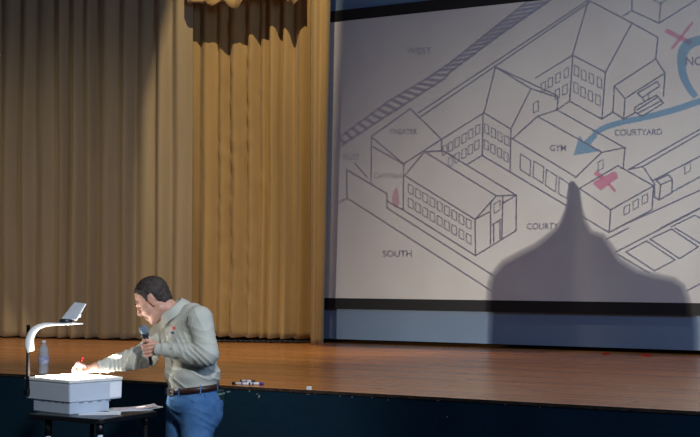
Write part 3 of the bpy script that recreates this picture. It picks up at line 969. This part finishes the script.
HF.a += (.0016 * np.sin(lx_ * 240 + 8 * np.sin(lz_ * 40)) * np.sin(ly_ * 170)).astype('f')
bm_h = HF.mesh('hair', HAIR, man)

# shirt
S = Field((-.62, -.36, .90), (.26, .30, 1.60), .0038)
S.prim(V(193, 390), V(192.5, 374), (.128, .160, .05), (.142, .168, .06), .03, MT)
S.prim(V(192.5, 374), V(188, 338), (.142, .168, .07), (.132, .180, .08), .04, MT)
S.prim(V(188, 338), V(184, 322), (.132, .180, .08), (.108, .165, .07), .04, MT)
S.prim(V(199, 318, -.145), V(168, 324, .125), .066, .060, .04)
S.prim(V(193, 314, -.07), V(178, 319, .03), .064, .058, .04)
E_ = V(207.5, 353.5, -.215)
S.prim(V(200.5, 320, -.15), E_, .070, .061, .03)
S.prim(E_, V(166, 350, -.15), .060, .042, .02)
S.prim(V(205, 358, -.21), V(190, 357, -.19), .048, .040, .03)
S.prim(V(168, 350.1, -.152), V(158.6, 349.4, -.138), (.037, .037, .037), (.038, .038, .038), .004)
E2 = V(146, 354, .12)
S.prim(V(166, 326, .13), E2, .064, .062, .03)
S.prim(E2, V(106, 365.5, .03), .060, .042, .02)
S.prim(V(150, 359, .11), V(124, 364, .06), .044, .040, .03)
S.prim(V(108, 365, .032), V(99.5, 366.8, .008), .037, .036, .004)
X, Y, Z = S.coords()
def ridges(px, py, d, ax, freq, amp, rad, ph=0, warp=3.):
    c_ = V(px, py, d); ax = Vector(ax).normalized()
    r2 = ((X - c_.x) ** 2 + (Y - c_.y) ** 2 + (Z - c_.z) ** 2) / rad ** 2
    s_ = (X - c_.x) * ax.x + (Y - c_.y) * ax.y + (Z - c_.z) * ax.z
    wv = s_ * freq + warp * np.sin((X * 11 + Y * 7 + Z * 5) + ph) + 1.2 * np.sin(X * 31 + Z * 23 + ph)
    return -.85 * amp * (1 - np.abs(np.sin(wv))) ** 1.6 * np.exp(-r2)
Wd = ridges(205, 352, -.2, (.5, 0, 1), 70, .011, .09, 1) + ridges(180, 350, -.17, (1, 0, .25), 60, .008, .08, 2) + ridges(205, 335, -.2, (.1, 0, 1), 45, .007, .09, 4)
Wd = Wd + ridges(130, 360, .09, (1, 0, -.5), 75, .013, .11, 2) + ridges(112, 365, .04, (1, 0, -.3), 85, .008, .07, 5) + ridges(152, 345, .12, (.6, 0, -1), 60, .011, .09, 0)
Wd = Wd + ridges(190, 375, -.1, (.35, 0, 1), 48, .011, .13, 3) + ridges(172, 345, -.05, (1, 0, .7), 42, .012, .12, 5) + ridges(212, 372, -.05, (-.4, 0, 1), 50, .010, .09, 1) + ridges(195, 322, -.2, (1, 0, .4), 40, .006, .09, 2)
S.a += (Wd + .003).astype('f')
zb = V(193, 388.5).z
tilt = .11
S.a = np.maximum(S.a, (zb - .012 + tilt * X - Z)).astype('f')
# open cuffs and neckline
S.prim(V(160.5, 349.6, -.141), V(154, 349, -.13), .031, None, .001, None, 'd')
S.prim(V(101.5, 366.4, .014), V(95, 367.6, .0), .031, None, .001, None, 'd')
S.prim(V(172, 312, -.01), V(164, 303, -.02), .066, .07, .004, None, 'd')
shirt = S.mesh('shirt', [SHIRT, mat('red embroidery', (200, 74, 66), .7), mat('blue embroidery', (70, 76, 120), .7)], man)
lc = V(174.2, 328, -.1); lc2 = V(172.8, 332.6, -.1)
for p_ in shirt.data.polygons:
    c_ = p_.center
    if p_.normal.y < -.05:
        if math.hypot(c_.x - lc.x, c_.z - lc.z) < .0115: p_.material_index = 1
        elif abs(c_.x - lc2.x + (c_.z - lc2.z) * .3) < .012 and abs(c_.z - lc2.z) < .006: p_.material_index = 2

# collar: stand round the neck with two leaves, open at the front
ca, cb = V(178.0, 316.5, -.005), V(168.6, 304.5, -.017)
cax = (cb - ca).normalized()
e1 = Vector((-1, 0, 0)) - cax * Vector((-1, 0, 0)).dot(cax); e1.normalize()
e1 = (Matrix.Rotation(0, 3, cax) @ e1); e2 = cax.cross(e1)
if e2.y > 0: e2 = -e2
bm = bmesh.new()
g = []
n_ = 40
for i in range(n_ + 1):
    th = math.radians(32 + (360 - 50) * i / n_)       # leaves a gap at the front, turned to his front
    dr = e1 * math.cos(th) + e2 * math.sin(th)
    fr = 1 - abs(2 * i / n_ - 1)                        # 0 at the tips
    tipw = max(0, 1 - fr / .22)
    rows_ = []
    for (rad, hgt) in ((.066, .0), (.069, .056), (.076, .064), (.088, .048), (.106, .006 - .030 * tipw)):
        rows_.append(bm.verts.new(ca + dr * rad + cax * (hgt + .012)))
    g.append(rows_)
for a_, b_ in zip(g, g[1:]):
    for k_ in range(4): bm.faces.new((a_[k_], a_[k_ + 1], b_[k_ + 1], b_[k_]))
o = bm_obj('collar', bm, SHIRT, shirt, True)
md = o.modifiers.new('thickness', 'SOLIDIFY'); md.thickness = .003
md = o.modifiers.new('smooth', 'SUBSURF'); md.levels = 1; md.render_levels = 1

def on_surf(F, px, py, off=.0):
    p_ = V(px, py, 0)
    for _ in range(3):
        y = F.surf(p_.x, p_.z); p_ = V(px, py, y)
    p_.y -= off
    return p_
bm = bmesh.new(); tube(bm, [on_surf(S, 188, 316.5, .001), on_surf(S, 187.4, 319, .002), on_surf(S, 187, 322.5, .001)], .0022, 8); o = bm_obj('pocket_pen', bm, BLK, shirt, True); o['label'] = 'thin black pen in the sleeve pocket'
# sleeve pocket outline and shirt pocket flap as stitched welts
bm = bmesh.new(); tube(bm, [on_surf(S, x, y, .0) for x, y in ((183, 318), (183.5, 329), (191, 330), (192.5, 318.5))], .0014, 6); bm_obj('pocket_seam', bm, SHIRT, shirt, True)
bm = bmesh.new(); tube(bm, [on_surf(S, x, y, .0) for x, y in ((169, 332), (169.5, 345), (171, 360), (172, 376), (173, 387))], .0016, 6); bm_obj('placket_seam', bm, SHIRT, shirt, True)
for x, y in ((171, 348), (172.2, 362), (173.4, 376)):
    bm = bmesh.new(); bmesh.ops.create_uvsphere(bm, u_segments=10, v_segments=6, radius=.0045)
    q_ = on_surf(S, x, y)
    for v in bm.verts: v.co = Vector((v.co.x, v.co.y * .4, v.co.z)) + q_
    bm_obj('button', bm, mat('shirt button', (150, 150, 140), .4), shirt, True)

# jeans
J = Field((-.26, -.30, .03), (.26, .30, 1.07), .0045)
J.prim(V(193, 388), V(194, 402), (.128, .163, .04), (.146, .176, .08), .03, MT)
J.prim(V(194, 402), V(196, 414), (.144, .174, .08), (.13, .165, .07), .03, MT)
J.prim(V(201, 408, -.03), V(202, 414, -.03), .115, .11, .04)
for px, d in ((198.5, -.080), (182.5, .080)):
    h_ = V(px, 412, d); kn = Vector((h_.x - .025, h_.y, .50)); an = Vector((h_.x + .01, h_.y, .07))
    J.prim(h_, kn, .096, .077, .03); J.prim(kn, an, .076, .064, .02); J.prim(an + Vector((0, 0, .03)), an, .066, .070, .01)
X, Y, Z = J.coords()
Wj = ridges(176, 405, -.1, (.3, 0, 1), 60, .009, .08, 1) + ridges(205, 418, -.1, (-.5, 0, 1), 50, .006, .10, 2)
for zz_ in (.5, .15):
    for px, d in ((198.5, -.08), (182.5, .08)):
        c_ = V(px, 412, d); r2 = ((X - c_.x) ** 2 + (Y - c_.y) ** 2 + (Z - zz_) ** 2) / .01
        Wj = Wj - .006 * (1 - np.abs(np.sin(Z * 70 + 2 * np.sin(X * 30 + Y * 9)))) ** 2 * np.exp(-r2)
J.a += (Wj + .001).astype('f')
zj = V(193, 387.5).z
J.a = np.maximum(J.a, (Z - zj - tilt * X)).astype('f')
J.a = np.maximum(J.a, (.045 - Z) + 0 * X + 0 * Y).astype('f')
jeans = J.mesh('jeans', JEAN, man)
SEAM = mat('denim seam', (34, 70, 118), .8)
for P in (((187, 393.5), (189, 399), (194, 402.5), (203, 404)), ((204.5, 392), (206, 410), (205, 430), (204.5, 440)), ((171, 398), (171.5, 408), (173.5, 418), (176, 432))):
    bm = bmesh.new(); tube(bm, spline([on_surf(J, x, y, .0) for x, y in P], 4), .0028, 6); bm_obj('seam', bm, SEAM, jeans, True)

# belt, loops, buckle
bc = V(193, 389.0)
def belt_pt(th, r, h):
    f_ = math.cos(th) * (.130 + r); l_ = math.sin(th) * (.165 + r)
    x = FD[0] * f_ + LD[0] * l_; y = FD[1] * f_ + LD[1] * l_
    return Vector((bc.x + x, bc.y + y, zb + h + tilt * (bc.x + x)))
bm = bmesh.new(); n_ = 72; R_ = []
for i in range(n_):
    th = i / n_ * 2 * PI
    R_.append([bm.verts.new(belt_pt(th, r, h)) for r, h in ((.005, -.017), (.009, -.0165), (.009, .0165), (.005, .017), (-.004, .016), (-.004, -.016))])
for i in range(n_):
    a_, b_ = R_[i], R_[(i + 1) % n_]
    for k_ in range(6): bm.faces.new((a_[k_], a_[(k_ + 1) % 6], b_[(k_ + 1) % 6], b_[k_]))
belt = bm_obj('belt', bm, LEATHER, man, True)
bm = bmesh.new()
for h0_, h1_, t0_, t1_ in ((-.021, -.015, -.16, .16), (.015, .021, -.16, .16), (-.021, .021, -.17, -.12), (-.021, .021, .12, .17)):
    a_ = [belt_pt(t, r, h) for t, r, h in ((t0_, .009, h0_), (t1_, .009, h0_), (t1_, .015, h0_), (t0_, .015, h0_))]
    b_ = [belt_pt(t, r, h) for t, r, h in ((t0_, .009, h1_), (t1_, .009, h1_), (t1_, .015, h1_), (t0_, .015, h1_))]
    prism(bm, a_, b_)
tube(bm, [belt_pt(0.0, .013, 0), belt_pt(.15, .014, 0)], .002, 6)
bm_obj('buckle', bm, STEEL, belt)
for th in (.42, 1.25, 2.1, -.6, -1.5, 3.1):
    bm = bmesh.new(); w_ = .022
    prism(bm, [belt_pt(th - w_, .009, -.026), belt_pt(th + w_, .009, -.026), belt_pt(th + w_, .0125, -.026), belt_pt(th - w_, .0125, -.026)],
          [belt_pt(th - w_, .009, .023), belt_pt(th + w_, .009, .023), belt_pt(th + w_, .0125, .023), belt_pt(th - w_, .0125, .023)])
    bm_obj('belt_loop', bm, JEAN, jeans)
# pouch on the back of his hip
c_ = belt_pt(2.35, .016, -.055)
out = (c_ - Vector((bc.x, bc.y, c_.z))).normalized(); sd = Vector((0, 0, 1)).cross(out)
bm = bmesh.new(); Mx = Matrix((sd, out, Vector((0, 0, 1)))).transposed().to_4x4(); Mx.translation = c_
box(bm, (-.03, -.009, -.042), (.03, .011, .036), Mx); po = bev(bm_obj('hip_pouch', bm, mat('dark green pouch', (20, 44, 42), .6), man), .006)
bm = bmesh.new(); box(bm, (-.031, -.004, .008), (.031, .0135, .016), Mx); bm_obj('pouch_stripe', bm, mat('pale green stripe', (110, 150, 130), .6), po)
# watch
bm = bmesh.new(); wv_ = (V(160, 349.6, -.14) - Gp(-.035, 0, .004)).normalized()
wc = V(157.3, 349.5, -.134); u1 = wv_.cross(Vector((0, 0, 1))).normalized(); u2 = wv_.cross(u1)
tube(bm, [wc + u1 * (.027 * math.cos(t)) + u2 * (.030 * math.sin(t)) for t in [k_ / 20 * 2 * PI for k_ in range(21)]], [(.004, .004)] * 21, 8)
bm_obj('wristwatch', bm, BLK, man, True)
# shoes
for px, d in ((198.5, -.080), (182.5, .080)):
    h_ = V(px, 412, d); c_ = np.array((h_.x + .01, h_.y, 0))
    SF = Field(tuple(c_ + (-.30, -.22, -.02)), tuple(c_ + (.16, .12, .16)), .005)
    f_ = FD
    SF.prim(c_ - f_ * .04 + (0, 0, .035), c_ + f_ * .16 + (0, 0, .028), (.05, .042, .036), (.055, .048, .028), .02, MT)
    SF.prim(c_ - f_ * .02 + (0, 0, .05), c_ - f_ * .005 + (0, 0, .10), .045, .042, .03)
    SF.a = np.maximum(SF.a, (.001 - SF.coords()[2]) + 0 * SF.a).astype('f')
    SF.mesh('shoe', mat('brown leather shoe', (58, 40, 30), .5), man)

# microphone and pen: held things of their own
mw = man.matrix_basis
mr = empty('microphone', (Matrix.Translation(base) @ Matrix.Rotation(RTA, 4, 'Z')) @ ((mA + mB) / 2)); tag(mr, 'black handheld microphone with silver grille in the hand of the man', 'microphone')
MB4 = Matrix((ml, mn, mu)).transposed().to_4x4(); MB4.translation = mB
MBW = (Matrix.Translation(base) @ Matrix.Rotation(RTA, 4, 'Z')) @ MB4
Lm = (mA - mB).length
bm = bmesh.new(); lathe(bm, [(.009, -.008), (.0115, -.004), (.0115, .02), (.0125, .04), (.0135, Lm * .6), (.017, Lm - .03), (.018, Lm - .022)], 24, MBW); bm_obj('handle', bm, BLK, mr, True, world=True)
bm = bmesh.new(); lathe(bm, [(.0205, Lm - .022), (.0225, Lm - .018), (.0225, Lm - .010), (.021, Lm - .007)], 24, MBW); bm_obj('collar_ring', bm, mat('dark steel ring', (70, 78, 90), .3, metal=.8), mr, True, world=True)
bm = bmesh.new(); lathe(bm, [(.020, Lm - .008), (.0245, Lm + .002), (.0265, Lm + .014), (.0245, Lm + .026), (.018, Lm + .034), (.008, Lm + .038)], 24, MBW)
bm_obj('grille', bm, mat('silver blue mesh grille', (150, 168, 186), .35, metal=.6, bump=(600, .8)), mr, True, world=True)
WM = Matrix.Translation(base) @ Matrix.Rotation(RTA, 4, 'Z')
pa, pb_ = WM @ V(73.4, 375.4, -.014), WM @ V(83.6, 357, -.016)
pr = empty('marker_pen', pa); tag(pr, 'red marker pen upright in the writing hand of the man over the glowing glass', 'marker')
pu_ = (pb_ - pa)
bm = bmesh.new(); tube(bm, [pa, pa + pu_ * .12, pa + pu_ * .14, pa + pu_ * .62], [.0015, .0035, .006, .006], 12); bm_obj('barrel', bm, mat('pink red plastic', (226, 140, 128), .4), pr, True, world=True)
bm = bmesh.new(); tube(bm, [pa + pu_ * .62, pa + pu_ * .98, pa + pu_], [.0066, .0066, .004], 12); bm_obj('end_cap', bm, RED, pr, True, world=True)
#HUMAN_END
# ------------------------------------------------------------------ lights
def light(name, kind, loc, target, energy, color, **kw):
    d = bpy.data.lights.new(name, kind); d.energy = energy; d.color = color
    for k_, v in kw.items(): setattr(d, k_, v)
    o = bpy.data.objects.new(name, d); C.objects.link(o); o.location = loc
    o.rotation_euler = (Vector(target) - Vector(loc)).to_track_quat('-Z', 'Y').to_euler()
    return o
light('projector_lamp', 'SPOT', LAMP, ony(720, 470, YS), 700, (1, .95, .82), spot_size=math.radians(109), spot_blend=1.0, shadow_soft_size=0.0)
cR = ony(250, 190, 10.95)
SL = Vector((cR.x + 2.3, 8.0, 6.9))
light('stage_spot', 'SPOT', SL, cR + Vector((0, 0, -.5)), 760, (1, .82, .52), spot_size=math.radians(70), spot_blend=.7, shadow_soft_size=.012)
sl = empty('stage_light', SL); tag(sl, 'unseen black stage spotlight above the golden curtain, two flaps added to shape its light', 'stage light')
def flap(P):  # flaps added out of view to cut the spot's light along an outline
    bm = bmesh.new(); q = [SL + (ony(x, y, 10.95) - SL) * .13 for x, y in P]
    n = (cR - SL).normalized() * .003
    prism(bm, [v - n for v in q], [v + n for v in q]); bm_obj('added_flap', bm, BLK, sl, world=True)
flap([(336, -250), (333, 20), (328, 120), (324, 345), (322, 420), (560, 420), (560, -250)])
flap([(178, -80), (170, 10), (150, 90), (130, 170), (124, 250), (121, 345), (117, 470), (-60, 470), (-60, -80)])
bm = bmesh.new(); dq = (cR - SL).to_track_quat('Z', 'Y').to_matrix().to_4x4(); dq.translation = SL
lathe(bm, [(.05, -.30), (.09, -.26), (.10, -.06), (.10, -.03), (.02, -.03)], 24, dq); bm_obj('housing', bm, BLK, sl, True, world=True)
cL = ony(70, 330, 10.6)
light('stage_fill', 'SPOT', (-6.5, 1.5, 5.5), cL, 950, (1, .92, .78), spot_size=math.radians(36), spot_blend=1, shadow_soft_size=.3)  # unseen fill spot aimed at the lower left curtain
light('stage_fill', 'SPOT', (-3.6, 8.3, 6.6), (-3.8, 8.2, 1.0), 300, (1, .86, .74), spot_size=math.radians(75), spot_blend=1, shadow_soft_size=.2)  # overhead fill added to brighten the stage floor at right
light('unseen_light', 'SPOT', (-1.0, 2.6, 4.4), at(150, 380, 7.8), 950, (.92, .96, 1), spot_size=math.radians(28), spot_blend=.8, shadow_soft_size=.25)  # unseen soft key spot on the man and projector
light('unseen_light', 'AREA', (2.5, 4.5, 3.6), (-3.4, YS, 1.0), 205, (.40, .60, 1), size=1.6)  # cool fill added for the bluish ambient on screen and stage
w = bpy.data.worlds.new('world'); bpy.context.scene.world = w; w.use_nodes = True
w.node_tree.nodes['Background'].inputs[0].default_value = (.30, .42, .62, 1)
w.node_tree.nodes['Background'].inputs[1].default_value = .09
vs = bpy.context.scene.view_settings
vs.view_transform = 'Standard'; vs.look = 'None'; vs.gamma = 1; vs.exposure = 0; vs.use_curve_mapping = False
